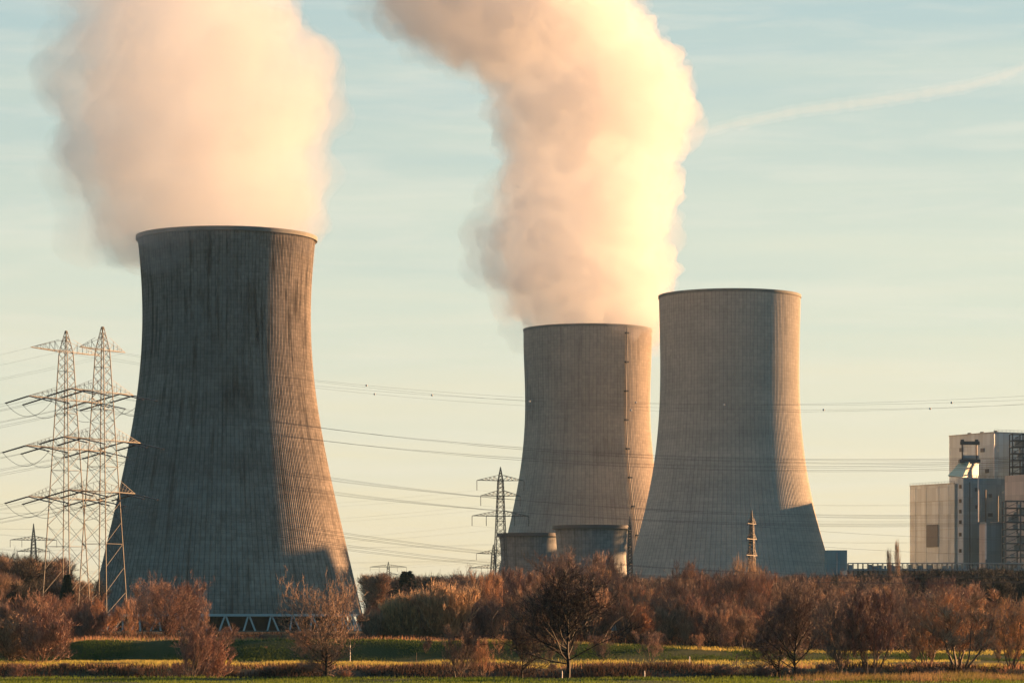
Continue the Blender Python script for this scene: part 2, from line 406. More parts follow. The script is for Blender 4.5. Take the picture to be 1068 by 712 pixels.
# ------------------------------------------------------------------ cooling towers
def shell_mesh(tab, Y, py_off, z_base, nrib, ribw, material, name, parent, lip=True, rows=70):
    k = Y / FPX
    pts = sorted([(CAMZ + (HY - py) * k - z_base, r * k) for py, r in tab])
    zs = np.linspace(pts[0][0], pts[-1][0], rows)
    # smooth profile
    zz = np.array([p[0] for p in pts]); rr = np.array([p[1] for p in pts])
    c = np.polyfit(zz, rr, 5); rad = np.polyval(c, zs)
    mb = MB(); nseg = nrib * 4
    for z, r_ in zip(zs, rad):
        for i in range(nseg):
            a = 2 * math.pi * i / nseg
            q = r_ + (ribw if i % 4 in (0, 1) else 0.0)
            mb.v.append((math.sin(a) * q, -math.cos(a) * q, z))
    for j in range(rows - 1):
        for i in range(nseg):
            mb.f.append((j * nseg + i, j * nseg + (i + 1) % nseg, (j + 1) * nseg + (i + 1) % nseg, (j + 1) * nseg + i))
    o = mb.build(name, material, parent)
    # inside face
    mi = MB(); ns = 96
    sel = list(range(0, rows, 6)) + ([rows - 1] if (rows - 1) % 6 else [])
    for j in sel:
        for i in range(ns):
            a = 2 * math.pi * i / ns; q = rad[j] - .6
            mi.v.append((math.sin(a) * q, -math.cos(a) * q, float(zs[j])))
    for j in range(len(sel) - 1):
        for i in range(ns): mi.f.append((j * ns + i, (j + 1) * ns + i, (j + 1) * ns + (i + 1) % ns, j * ns + (i + 1) % ns))
    mi.build('inner_lining', M['shell_inside'], parent, smooth=True)
    return zs, rad
def ring(mb, r0, r1, z0, z1, n=128):
    for i in range(n):
        a = 2 * math.pi * i / n; c, s = math.sin(a), -math.cos(a)
        mb.v += [(c * r0, s * r0, z0), (c * r1, s * r1, z0), (c * r1, s * r1, z1), (c * r0, s * r0, z1)]
    b = len(mb.v) - 4 * n
    for i in range(n):
        p = b + 4 * i; q = b + 4 * ((i + 1) % n)
        mb.f += [(p + 1, q + 1, q + 2, p + 2), (p + 2, q + 2, q + 3, p + 3), (p + 3, q + 3, q, p), (p, q, q + 1, p + 1)]
    return mb
def tower(name, px, Y, tab, base_z, nrib, ribw, material, label, legs=38, lipw=.5, liph=1.0, ringmat='white_conc', leg_r=.32):
    t_ = thing(name, (XZ(px, Y), Y, base_z), label, 'cooling tower')
    zs, rad = shell_mesh(tab, Y, 0, base_z, nrib, ribw, material, 'shell', t_)
    ring(MB(), rad[-1] - .75, rad[-1] + lipw, zs[-1] - liph, zs[-1] + .25).build('rim', M['rim'], t_, smooth=False)
    rb = rad[0]
    ring(MB(), rb - .9, rb + .55, zs[0] - .55, zs[0] + .35).build('ring_beam', M[ringmat], t_)
    h = zs[0] - .55
    if legs:
        for i in range(legs):
            a = 2 * math.pi * (i + .5) / legs; da = 2 * math.pi / legs * .27
            mb = MB()
            for s in (-1, 1):
                p0 = (math.sin(a + s * da) * (rb + 1.9), -math.cos(a + s * da) * (rb + 1.9), -.5)
                p1 = (math.sin(a + s * da * .12) * (rb - .1), -math.cos(a + s * da * .12) * (rb - .1), h)
                mb.tube([p0, p1], leg_r, 6)
            mb.build('support_leg', M[ringmat], t_)
        ring(MB(), rb - 1.0, rb + 3.0, -1.0, .25).build('basin', M['rim'], t_)
        # black ring, shade of the interior between the legs put into its colour
        ring(MB(), rb - 7, rb - 6, -.4, h + .6).build('dark_interior', M['void'], t_)
    return t_, zs, rad
T1tab = [(248, 92.3), (275, 89.2), (300, 88.2), (350, 87.6), (400, 91), (440, 97), (500, 108.5), (550, 120), (600, 131.5), (641, 141.5)]
T2tab = [(344, 66.5), (380, 65.8), (420, 65.2), (455, 66), (480, 68.5), (500, 71.5), (555, 83), (600, 94), (636, 104)]
T3tab = [(309, 73.5), (350, 72.5), (400, 72.3), (430, 73.2), (460, 75.7), (500, 81.5), (540, 90), (570, 98), (610, 110), (632, 116.5)]
T1, z1_, r1_ = tower('cooling_tower', 236.5, 1185, T1tab, 1.7, 296, .12, M['conc1'], 'tallest nearest cooling tower, dark streaked concrete, steaming behind two pylons', 38, .8, 1.3)
T2, z2_, r2_ = tower('cooling_tower', 612.8, 1563, T2tab, 1.7, 220, .12, M['conc2'], 'steaming brown grey cooling tower partly hidden behind its neighbour', 0, .4, 1.0, 'rim')
T3, z3_, r3_ = tower('cooling_tower', 761, 1396, T3tab, 1.7, 232, .11, M['conc3'], 'pale grey cooling tower without any steam', 0, .4, 1.0, 'rim')
# access ladder and platforms on the middle tower
phi = math.asin(37.5 / 66)
mbl = MB(); plats = []
for i in range(0, len(z2_) - 1):
    r_ = r2_[i] + .9
    mbl.tube([(math.sin(phi) * r_, -math.cos(phi) * r_, z2_[i]), (math.sin(phi) * (r2_[i + 1] + .9), -math.cos(phi) * (r2_[i + 1] + .9), z2_[i + 1])], .3, 6)
mbl.build('caged_ladder', M['louvre'], T2)
for i in range(4, len(z2_), 7):
    q = r2_[i] + 1.1
    MB().box((math.sin(phi) * q, -math.cos(phi) * q, z2_[i]), (1.6, 1.6, .8), (Vector((math.cos(phi), math.sin(phi), 0)), Vector((math.sin(phi), -math.cos(phi), 0)), Vector((0, 0, 1)))).build('ladder_platform', M['steel_dark'], T2)
# small hybrid towers
def small_tower(px, Y, top, r_top, r_w, label):
    k = Y / FPX; zb = 1.7; H = Zp(top, Y) - zb
    t_ = thing('small_cooling_tower', (XZ(px, Y), Y, zb), label, 'cooling tower')
    prof = [(0, 1.22), (.2, 1.1), (.45, .97), (.7, .93), (.88, .96), (.97, 1.0)]
    mb = MB(); n_ = 96
    zz = np.linspace(0, .97, 30)
    for z in zz:
        f = lerp_tab(prof, z) * r_top * k
        for i in range(n_):
            a = 2 * math.pi * i / n_; mb.v.append((math.sin(a) * f, -math.cos(a) * f, z * H))
    for j in range(29):
        for i in range(n_): mb.f.append((j * n_ + i, j * n_ + (i + 1) % n_, (j + 1) * n_ + (i + 1) % n_, (j + 1) * n_ + i))
    mb.build('shell', M['conc4'], t_, smooth=True)
    ring(MB(), r_top * k * .93, r_top * k * 1.07, H * .965, H, 96).build('rim', M['steel_dark'], t_)
    return t_
small_tower(552.5, 1300, 556, 32, 27, 'low squat cooling tower standing left of its twin, before the steaming brown grey tower')
small_tower(617, 1255, 548, 38.5, 33, 'low squat cooling tower with a sunlit right flank, nearest of the two squat ones')

# ------------------------------------------------------------------ power station buildings
A_ = Vector((.5, -.866, 0)); B_ = Vector((.866, .5, 0))
def corner(px, Yc): return Vector((XZ(px, Yc), Yc, 0))
def left_t(C, px):
    k = (px - CX) / FPX; return (C.x - k * C.y) / (.5 + .866 * k)
def right_t(C, px):
    k = (px - CX) / FPX; return (k * C.y - C.x) / (.866 - .5 * k)
GZ = 1.7
def block(mb, pl, pc, pr, top, Yc, zb=0):
    C = corner(pc, Yc); tl = left_t(C, pl); tr = right_t(C, pr)
    p = [C, C + B_ * tr, C + B_ * tr - A_ * tl, C - A_ * tl]
    mb.prism([(q.x, q.y) for q in p], zb + GZ, Zp(top, Yc))
    return C, tl, tr
bh = thing('boiler_house', (0, 0, 0), 'tall grey boiler house with sloped teal hopper roof and annexes', 'building')
mb = MB(); CU, tlU, trU = block(mb, 990, 1037, 1150, 451, 1372); mb.build('upper_block', M['clad_light'], bh)
# parapet line
mb = MB(); CL, tlL, trL = block(mb, 949, 995.5, 1010, 504, 1388); mb.build('west_block', M['clad_light'], bh)
q = CL - A_ * (tlL * .48) - B_ * .25
zc = (Zp(547, q.y) + Zp(570, q.y)) / 2
MB().box((q.x, q.y, zc), (tlL * .255, .5, 10.2), (A_, B_, Vector((0, 0, 1)))).build('louvre_panel', M['louvre'], bh)
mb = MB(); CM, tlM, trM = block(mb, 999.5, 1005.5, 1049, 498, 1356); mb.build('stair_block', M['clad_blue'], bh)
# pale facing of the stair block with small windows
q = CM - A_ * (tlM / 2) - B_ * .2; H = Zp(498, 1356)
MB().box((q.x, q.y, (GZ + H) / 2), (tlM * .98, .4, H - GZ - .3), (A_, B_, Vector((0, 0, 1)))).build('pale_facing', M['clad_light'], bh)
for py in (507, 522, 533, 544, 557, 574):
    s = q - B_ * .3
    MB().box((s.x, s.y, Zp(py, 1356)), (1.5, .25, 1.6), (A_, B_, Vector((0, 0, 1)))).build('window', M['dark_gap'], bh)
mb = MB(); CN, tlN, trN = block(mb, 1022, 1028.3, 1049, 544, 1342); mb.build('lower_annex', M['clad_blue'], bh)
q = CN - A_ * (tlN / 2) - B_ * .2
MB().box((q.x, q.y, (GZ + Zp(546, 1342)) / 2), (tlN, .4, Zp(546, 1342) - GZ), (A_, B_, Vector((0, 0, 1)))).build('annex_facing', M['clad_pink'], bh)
def pipe(px, y0, y1, Y, r, name='downpipe', m='ball', par=bh):
    return MB().tube([P(px, y0, Y), P(px, y1, Y)], r, 8).build(name, M[m], par)
pipe(1020.3, 496, 544, 1350, .28); pipe(1028.2, 545, 583, 1337, .45)
MB().tube([P(1033, 544.5, 1341), P(1049, 543.8, 1350)], .15, 4).build('ledge', M['ball'], bh)
# hopper: sloping roof over the stair block
a0 = P(989, 496, 1372); a1 = P(1004, 497.5, 1354); b0_ = P(1001.5, 482, 1366); b1_ = P(1011, 482, 1356)
c0 = P(1021, 483, 1362); c1 = P(1021, 498, 1362); d0 = P(1004, 482, 1385); d1 = P(990, 497, 1385)
mb = MB().add([a0, a1, b1_, b0_, c0, c1, d0, d1], [(1, 5, 4, 2), (0, 3, 6, 7), (3, 2, 4, 6), (7, 6, 4, 5), (0, 7, 5, 1)]); mb.build('hopper', M['clad_mid'], bh)
off = Vector((-.2, -.35, .15))
MB().add([a0 + off, a1 + off, b1_ + off, b0_ + off, a0, a1, b1_, b0_], [(0, 1, 2, 3), (0, 4, 5, 1), (1, 5, 6, 2), (2, 6, 7, 3), (3, 7, 4, 0), (7, 6, 5, 4)]).build('hopper_roof', M['teal_roof'], bh)
MB().box(P(1011, 480.5, 1362), (9.2, 4.5, 1.4)).build('hoist_platform', M['steel_dark'], bh)
MB().box(P(1012, 476.5, 1363), (7.2, 3.5, 1.6)).build('hoist_cabin', M['clad_mid'], bh)
for px in (1003.6, 1018.5):
    MB().tube([P(px, 480, 1361), P(px, 459, 1361)], .35, 6).build('hoist_post', M['steel_dark'], bh)
    MB().box(P(px, 460, 1361), (1.4, 1.4, 1.6)).build('hoist_sheave', M['steel_dark'], bh)
MB().box(P(1011.5, 461.8, 1361), (8.6, .9, 1.6)).build('hoist_beam', M['steel_dark'], bh)
MB().tube([P(1036.8, 452, 1369.5), P(1036.8, 504, 1369.5)], .28, 6).build('corner_trim', M['ball'], bh)
mb = MB()
p0 = CU - A_ * tlU; 
for (a, b_) in ((p0, CU), (CU, CU + B_ * trU)):
    mb.tube([(a.x, a.y, Zp(451, 1372) + .15), (b_.x, b_.y, Zp(451, 1372) + .15)], .35, 4)
mb.build('parapet', M['clad_mid'], bh)
p0 = CL - A_ * tlL; MB().tube([(p0.x, p0.y, Zp(504, 1388) + .1), (CL.x, CL.y, Zp(504, 1388) + .1)], .3, 4).build('parapet', M['clad_mid'], bh)
for fx in (.2, .5, .78):                              # roof fans
    q = CU - A_ * tlU * fx + B_ * 6
    MB().tube([(q.x, q.y, Zp(451, 1372)), (q.x, q.y, Zp(451, 1372) + 1.4)], .9, 10).build('roof_vent', M['louvre'], bh)
for f_ in (.12, .34, .62, .86):                       # pipes and joints on the visible faces
    q = CL - A_ * tlL * f_ - B_ * .35
    MB().tube([(q.x, q.y, GZ), (q.x, q.y, Zp(506, 1388))], .10, 6).build('downpipe', M['clad_light'], bh)
for z_ in (18, 32, 47, 60):
    q0 = CL - A_ * tlL - B_ * .12; q1 = CL - B_ * .12
    MB().tube([(q0.x, q0.y, z_), (q1.x, q1.y, z_)], .14, 4).build('panel_joint', M['clad_mid'], bh)
for f_, pz in ((.25, 470), (.72, 468), (.8, 486), (.15, 492)):
    q = CU - A_ * tlU * f_ - B_ * .2
    MB().box((q.x, q.y, Zp(pz, 1385)), (2.4, .4, 1.7), (A_, B_, Vector((0, 0, 1)))).build('louvre', M['louvre'], bh)
for f_, pz, w_ in ((.3, 510, 2.2), (.62, 516, 1.6), (.3, 528, 1.6), (.62, 536, 2.4), (.45, 553, 3.5), (.75, 560, 1.6), (.7, 575, 2.4)):
    q = CM + B_ * trM * f_ + A_ * .25
    MB().box((q.x, q.y, Zp(pz, 1356)), (w_, .35, 1.6), (B_, A_, Vector((0, 0, 1)))).build('louvre', M['louvre'], bh)
for f_ in (.12, .5, .8):
    q = CM + B_ * trM * f_ + A_ * .5
    MB().tube([(q.x, q.y, GZ), (q.x, q.y, Zp(500 + 20 * f_, 1356))], .2, 6).build('downpipe', M['steel_dark'], bh)
def rail(a, b_, z, nm='roof_railing'):
    mb = MB(); N = max(4, int((b_ - a).length / 2.2))
    for i in range(N + 1):
        q = a.lerp(b_, i / N); mb.tube([(q.x, q.y, z), (q.x, q.y, z + 1.2)], .06, 4)
    mb.tube([(a.x, a.y, z + 1.2), (b_.x, b_.y, z + 1.2)], .07, 4); mb.tube([(a.x, a.y, z + .6), (b_.x, b_.y, z + .6)], .05, 4)
    mb.build(nm, M['steel_dark'], bh)
rail(CL - A_ * tlL, CL, Zp(504, 1388)); rail(CM, CM + B_ * trM, Zp(498, 1356)); rail(CU, CU + B_ * trU, Zp(451, 1372) + .2); rail(CN, CN + B_ * trN, Zp(544, 1342))
# unseen boiler house added right of view, shaped to shadow the tallest tower
def sunpt(u, q):
    c_, s_ = math.cos(R(SUN_AZ)), math.sin(R(SUN_AZ)); return (c_ * u - s_ * q, s_ * u + c_ * q)
nb = thing('boiler_house', (0, 0, 0), 'unseen boiler house added outside the right edge as a shadow caster', 'building')
def sblock(u0, u1, q0, q1, h): return MB().prism([sunpt(u0, q0), sunpt(u1, q0), sunpt(u1, q1), sunpt(u0, q1)], GZ, h)
_c, _s = math.cos(R(SUN_AZ)), math.sin(R(SUN_AZ)); _x = XZ(236.5, 1185)
Q1 = -_s * _x + _c * 1185; U1 = _c * _x + _s * 1185
sblock(U1 + 399, U1 + 437, Q1 - 64, Q1 - 40.5, 94).build('shadow_block', M['clad_light'], nb)
sblock(U1 + 403, U1 + 437, Q1 - 40, Q1 - 33, 84).build('shadow_step', M['clad_blue'], nb)
# lattice steel frames at the right edge
def frame_tower(px0, px1, y0, y1, Y, nlev, depth, label):
    x0, x1 = XZ(px0, Y), XZ(px1, Y); z1 = Zp(y0, Y); z0 = Zp(y1, Y)
    t_ = thing('steel_frame', ((x0 + x1) / 2, Y, z0), label, 'steel frame')
    hx = (x1 - x0) / 2; H = z1 - z0; posts = MB(); br = MB(); pf = MB(); eq = MB()
    for sx in (-hx, 0, hx):
        for sy in (0, depth): posts.tube([(sx, sy, 0), (sx, sy, H)], .35, 4)
    r = random.Random(int(px0))
    for i in range(nlev + 1):
        z = H * i / nlev
        for sy in (0, depth): br.tube([(-hx, sy, z), (hx, sy, z)], .22, 4)
        for sx in (-hx, hx): br.tube([(sx, 0, z), (sx, depth, z)], .22, 4)
        if i < nlev:
            pf.box((0, depth / 2, z + .1), (2 * hx, depth, .15))
            br.tube([(-hx, 0, z), (0, 0, z + H / nlev)], .14, 4); br.tube([(0, 0, z + H / nlev), (hx, 0, z)], .14, 4)
            br.tube([(-hx, 0, z + 1.1), (hx, 0, z + 1.1)], .06, 4)
            for _ in range(2):
                w_ = r.uniform(1, 2.6); MB().box((r.uniform(-hx + 1.5, hx - 1.5), depth / 2, z + w_ / 2 + .2), (w_, 2, w_)).build('machine_box', M['clad_mid'], t_)
    posts.build('posts', M['steel_dark'], t_); br.build('bracing', M['steel_dark'], t_); pf.build('decks', M['steel_dark'], t_)
frame_tower(1056, 1078, 452, 500, 1362, 7, 8, 'upper dark steel lattice frame beside the boiler house roof')
frame_tower(1049, 1080, 522, 603, 1290, 11, 9, 'lower dark steel lattice frame in front of the pinkish block')
pk = thing('filter_building', (0, 0, 0), 'pinkish clad block at the right edge beside the boiler house', 'building')
mb = MB(); block(mb, 1048, 1110, 1160, 492, 1305); mb.build('wall', M['clad_pink'], pk)
tk = thing('teal_silo_block', (XZ(872.5, 1330), 1330, GZ), 'small teal clad block at the foot of the steamless cooling tower', 'building')
hw = 10.5 * 1330 / FPX
MB().prism([(-hw, -2), (hw, -2), (hw, 9), (-hw, 9)], 0, [Zp(573.5, 1330) - GZ] * 4).build('wall', M['clad_teal'], tk)
MB().tube([(0, -2.3, 0), (0, -2.3, Zp(576, 1330) - GZ)], .3, 6).build('downpipe', M['clad_mid'], tk)
lb = thing('low_hall', (0, 0, 0), 'long low pale hall between the teal block and the boiler house', 'building')
x0, x1 = XZ(884, 1250), XZ(1075, 1250)
MB().prism([(x0, 1250), (x1, 1250), (x1, 1275), (x0, 1275)], GZ, [Zp(594, 1250)] * 4).build('wall', M['clad_mid'], lb)
pr_ = thing('pipe_rack', (x0, 1247, GZ), 'elevated steel pipe rack on posts running past the boiler house foot', 'pipe rack')
po = MB(); be = MB(); bx_ = MB(); r = random.Random(5)
Lx = x1 - x0; zt = Zp(587, 1247) - GZ
for i in range(38):
    x = Lx * i / 37; po.tube([(x, 0, 0), (x, 0, zt)], .18, 4); po.tube([(x, 3, 0), (x, 3, zt)], .18, 4)
    if r.random() < .65: MB().box((x + 1, 1.5, zt - 1.6), (r.uniform(.8, 2.2), 1.5, r.uniform(1, 2.2))).build('equipment_box', M['clad_blue'], pr_)
for z in (zt, zt - 2.8): be.tube([(0, 0, z), (Lx, 0, z)], .25, 4); be.tube([(0, 3, z), (Lx, 3, z)], .25, 4)
for k in range(4): be.tube([(0, .5 + k * .7, zt - 2.4), (Lx, .5 + k * .7, zt - 2.4)], .22, 6)
po.build('posts', M['steel_dark'], pr_); be.build('pipes', M['clad_mid'], pr_)

# ------------------------------------------------------------------ pylons
def lattice_pylon(loc, rz, H, wb, wt, levels, label, group=None, tension=True, armh=2.6, rl=.115, rb=.045, ins=6, cat='pylon'):
    """levels: list of (z, half length, positions of insulators as fractions); local x is the arm direction"""
    t_ = thing('lattice_pylon', loc, label, cat, group, rz)
    zt = levels[0][0]
    def hwid(z): return wb + (wt - wb) * min(1, z / zt) if z <= zt else wt * max(.04, (1 - (z - zt) / (H - zt)))
    zs = [0.0]; z = 0.0
    while z < H - 1.0:
        z += max(1.1, hwid(z) * 1.5) if z > 9 else 4.6
        zs.append(min(z, H - .3))
    legs = [MB() for _ in range(4)]; br = MB()
    cs = [(-1, -1), (1, -1), (1, 1), (-1, 1)]
    for i, (sx, sy) in enumerate(cs):
        legs[i].tube([(sx * hwid(q), sy * hwid(q), q) for q in zs], [rl * (1.0 if q < zt else .7) for q in zs], 4)
        legs[i].build('leg', M['steel'], t_)
    for j in range(len(zs) - 1):
        za, zb_ = zs[j], zs[j + 1]; a, b_ = hwid(za), hwid(zb_)
        for i in range(4):
            c0, c1 = cs[i], cs[(i + 1) % 4]
            br.tube([(c0[0] * a, c0[1] * a, za), (c1[0] * b_, c1[1] * b_, zb_)], rb, 3)
            br.tube([(c1[0] * a, c1[1] * a, za), (c0[0] * b_, c0[1] * b_, zb_)], rb, 3)
            if j % 4 == 0: br.tube([(c0[0] * a, c0[1] * a, za), (c1[0] * a, c1[1] * a, za)], rb, 3)
    br.build('bracing', M['steel'], t_)
    ends = []
    for li, (z, hl, fr) in enumerate(levels):
        mb = MB(); h_ = hwid(z)
        for s in (-1, 1):
            tip = Vector((s * hl, 0, z + .1)); N = max(4, int(hl / 1.9))
            for sy in (-1, 1):
                r0 = Vector((s * h_, sy * h_, z)); u0 = Vector((s * h_, sy * h_, z + armh))
                mb.tube([r0, tip], rl * .8, 4); mb.tube([u0, tip], rb, 3)
                for k in range(N):
                    f0, f1 = k / N, (k + 1) / N
                    mb.tube([r0.lerp(tip, f0), u0.lerp(tip, f1)], rb * .75, 3)
                    mb.tube([r0.lerp(tip, f1), u0.lerp(tip, f1)], rb * .75, 3)
            for k in range(N):
                f0, f1 = k / N, (k + 1) / N
                mb.tube([Vector((s * h_, -h_, z)).lerp(tip, f0), Vector((s * h_, h_, z)).lerp(tip, f1)], rb * .75, 3)
        mb.tube([(-h_, h_, z), (h_, h_, z)], rl * .7, 4); mb.tube([(-h_, -h_, z), (h_, -h_, z)], rl * .7, 4)
        mb.build('crossarm', M['steel'], t_)
        for f in fr:
            for s in (-1, 1):
                p = Vector((s * hl * f, 0, z))
                if li == 0 and tension: ends.append((li, s, f, p, p)); continue
                if tension:
                    ee = []
                    for d in (-1, 1):
                        e_ = p + Vector((0, d * ins, -1.3))
                        mi = MB()
                        for dx in (-.22, .22):
                            pts = []; rr = []
                            for q in range(17):
                                pts.append((p + Vector((dx, 0, 0))).lerp(e_ + Vector((dx, 0, 0)), q / 16)); rr.append(.14 if q % 2 else .08)
                            mi.tube(pts, rr, 5)
                        mi.build('insulator', M['insul'], t_); ee.append(e_)
                    MB().tube([ee[0] + (ee[1] - ee[0]) * (q / 10) + Vector((0, 0, -3.0 * (1 - (q / 5 - 1) ** 2))) for q in range(11)], .05, 3).build('jumper_loop', M['wire'], t_)
                    ends.append((li, s, f, ee[0], ee[1]))
                else:
                    e_ = p + Vector((0, 0, -ins))
                    MB().tube([p.lerp(e_, q / 10) for q in range(11)], [.16 if q % 2 else .10 for q in range(11)], 5).build('insulator', M['insul'], t_)
                    ends.append((li, s, f, e_, e_))
    mat_ = Matrix.Translation(loc) @ Matrix.Rotation(rz, 4, 'Z')
    return t_, [(li, s, f, mat_ @ a, mat_ @ b_) for li, s, f, a, b_ in ends]
ARM = math.atan2(.88, .475)                          # heading of the arms of the two big pylons
LD = Vector((.88, -.475, 0))                         # line direction to the right and nearer
def wire(a, b, sag, name, label, cat, group, twin=True, r=.035, balls=(), par=None, N=36):
    org = Vector(a); mb = MB()
    d = (b - a); side = Vector((-d.y, d.x, 0)).normalized() * .2
    def pt(u): return a + d * u + Vector((0, 0, -4 * sag * u * (1 - u)))
    for s in ((-1, 1) if twin else (0,)):
        mb.tube([pt(i / N) + side * s - org for i in range(N + 1)], r, 3, cap=False)
    o = mb.build(name, M['wire'], None, org); tag(o, label, cat, group)
    for u in balls:
        MB().ball(pt(u) - org, .2, 10, 8).build('marker_ball', M['ball'], o, smooth=True)
    return o
pA = P(69, HY, 652); pA.z = 2.3; pB = P(107, HY, 640); pB.z = 2.6
def lv(pys, hls, Y, zb, mids):
    return [(Zp(py, Y) - zb, hl, fr) for py, hl, fr in zip(pys, hls, mids)]
A, endsA = lattice_pylon(pA, ARM, Zp(342, 652) - 2.3, 3.9, 1.05, lv((367, 417, 468, 520), (12.2, 13, 14, 13.2), 652, 2.3, ((1,), (1, .55), (1, .55), (1, .55))),
    'lattice pylon at left with the longest sunlit top arm', 'pair of big lattice pylons')
B, endsB = lattice_pylon(pB, ARM, Zp(336, 640) - 2.6, 3.9, 1.05, lv((365, 409, 459, 513), (8, 11, 13.6, 11.6), 640, 2.6, ((1,), (1, .55), (1, .55), (1, .55))),
    'lattice pylon directly in front of the big dark cooling tower edge', 'pair of big lattice pylons')
for nm, ends in (('A', endsA), ('B', endsB)):
    which = 'left of the pair of big pylons' if nm == 'A' else 'right of the pair of big pylons'
    for li, s, f, e0, e1 in ends:
        # e0 is at local -y which heads along +LD after rotation
        right, left = (e0, e1) if (e0 - e1).dot(LD) >= 0 else (e1, e0)
        lab = 'earth wire' if li == 0 else 'conductor'
        bl = ()
        if li == 0: bl = (.2, .37, .55, .73) if (s > 0) == (nm == 'A') else (.28, .46, .63)
        rise = -6 + (1.2 * s)
        wire(right, right + LD * 345 + Vector((0, 0, rise)), 14.5 + .5 * s, 'power_line', 'thin %s sagging right from the %s' % (lab, which), 'power line', 'wires running right from %s' % which, li > 0, .014 if li else .016, bl)
        wire(left, left - LD * 300 + Vector((0, 0, 2)), 12, 'power_line', 'thin %s sagging left from the %s' % (lab, which), 'power line', 'wires running left from %s' % which, li > 0, .014 if li else .016)
def far_pylon(px, base, top, Y, arms, rz, label, sc_=1.0, tension=False, ins=4.0, rl=.2, rb=.10):
    p = P(px, HY, Y); p.z = GZ
    return lattice_pylon(p, rz, Zp(top, Y) - GZ, 3.4 * sc_, 1.0 * sc_, [(Zp(py, Y) - GZ, hl, fr) for py, hl, fr in arms], label, 'far pylons', tension, 2.2, rl, rb, ins)
C_, eC = far_pylon(522, 600, 486, 1250, [(501, 9.8, (1,)), (517, 8.2, (1,)), (538, 11.8, (1, .5))], R(12), 'distant three armed pylon before the left edge of the steaming brown grey tower')
D_, eD = far_pylon(514.5, 605, 567, 1900, [(577, 10.5, (1,)), (592, 15, (1, .5)), (607, 12, (1,))], R(8), 'tiny distant pylon just left of the squat cooling towers', rl=.25, rb=.13)
E_, eE = far_pylon(405, 605, 585, 2700, [(591, 16, (1, .5)), (599, 9, (1,))], R(5), 'tiny distant pylon above the dark trees in the gap', rl=.3, rb=.16)
F_, eF = far_pylon(35, 605, 545, 1700, [(563, 13, (1, .5)), (575, 9, (1,))], R(20), 'distant pylon at the far left edge behind bare trees', rl=.25, rb=.13)
G_, eG = far_pylon(784, 605, 531, 1150, [(546, 5.2, (1,)), (562, 6.0, (1,)), (579, 6.6, (1,)), (597, 6.0, (1,))], R(68), 'slim sunlit pylon seen end on before the steamless tower', .55, tension=False, ins=.8, rl=.22, rb=.13)
H_, eH = far_pylon(657, 605, 536, 1240, [(553, 5.0, (1,)), (570, 6.0, (1,)), (588, 5, (1,))], R(80), 'slim dark pylon at the gap right of the squat cooling towers', .5, tension=False, ins=.8, rl=.2, rb=.12)
for (li, s, f, e0, e1) in eC:
    if f < 1: continue
    wire(e0, Vector((e0.x - 330, e0.y - 60, e0.z - 3)), 9, 'power_line', 'faint wire sagging left from the three armed far pylon', 'power line', 'faint wires left of the far pylon', False, .02)
    wire(e0, Vector((e0.x + 330, e0.y + 60 - 200, e0.z + 1)), 9, 'power_line', 'faint wire sagging right from the three armed far pylon', 'power line', 'faint wires right of the far pylon', False, .02)
for (li, s, f, e0, e1) in eG:
    wire(e0, Vector((e0.x + 300, e0.y - 60, e0.z + 4)), 8, 'power_line', 'faint wire sagging right from the slim sunlit pylon', 'power line', 'faint wires right of the slim sunlit pylon', False, .02)
    wire(e0, Vector((e0.x - 320, e0.y + 60, e0.z + 1)), 8, 'power_line', 'faint wire sagging left from the slim sunlit pylon', 'power line', 'faint wires left of the slim sunlit pylon', False, .02)
for (li, s, f, e0, e1) in eF:
    if f < 1: continue
    wire(e0, Vector((e0.x - 200, e0.y - 100, e0.z)), 6, 'power_line', 'faint wire leaving the pylon at the far left edge', 'power line', 'faint wires at the far left', False, .03)
for (li, s, f, e0, e1) in eD:
    if f < 1: continue
    wire(e0, Vector((e0.x - 420, e0.y + 100, e0.z + 2)), 9, 'power_line', 'faint wire sagging left from the tiny far pylon', 'power line', 'faint wires left of the tiny far pylon', False, .03)

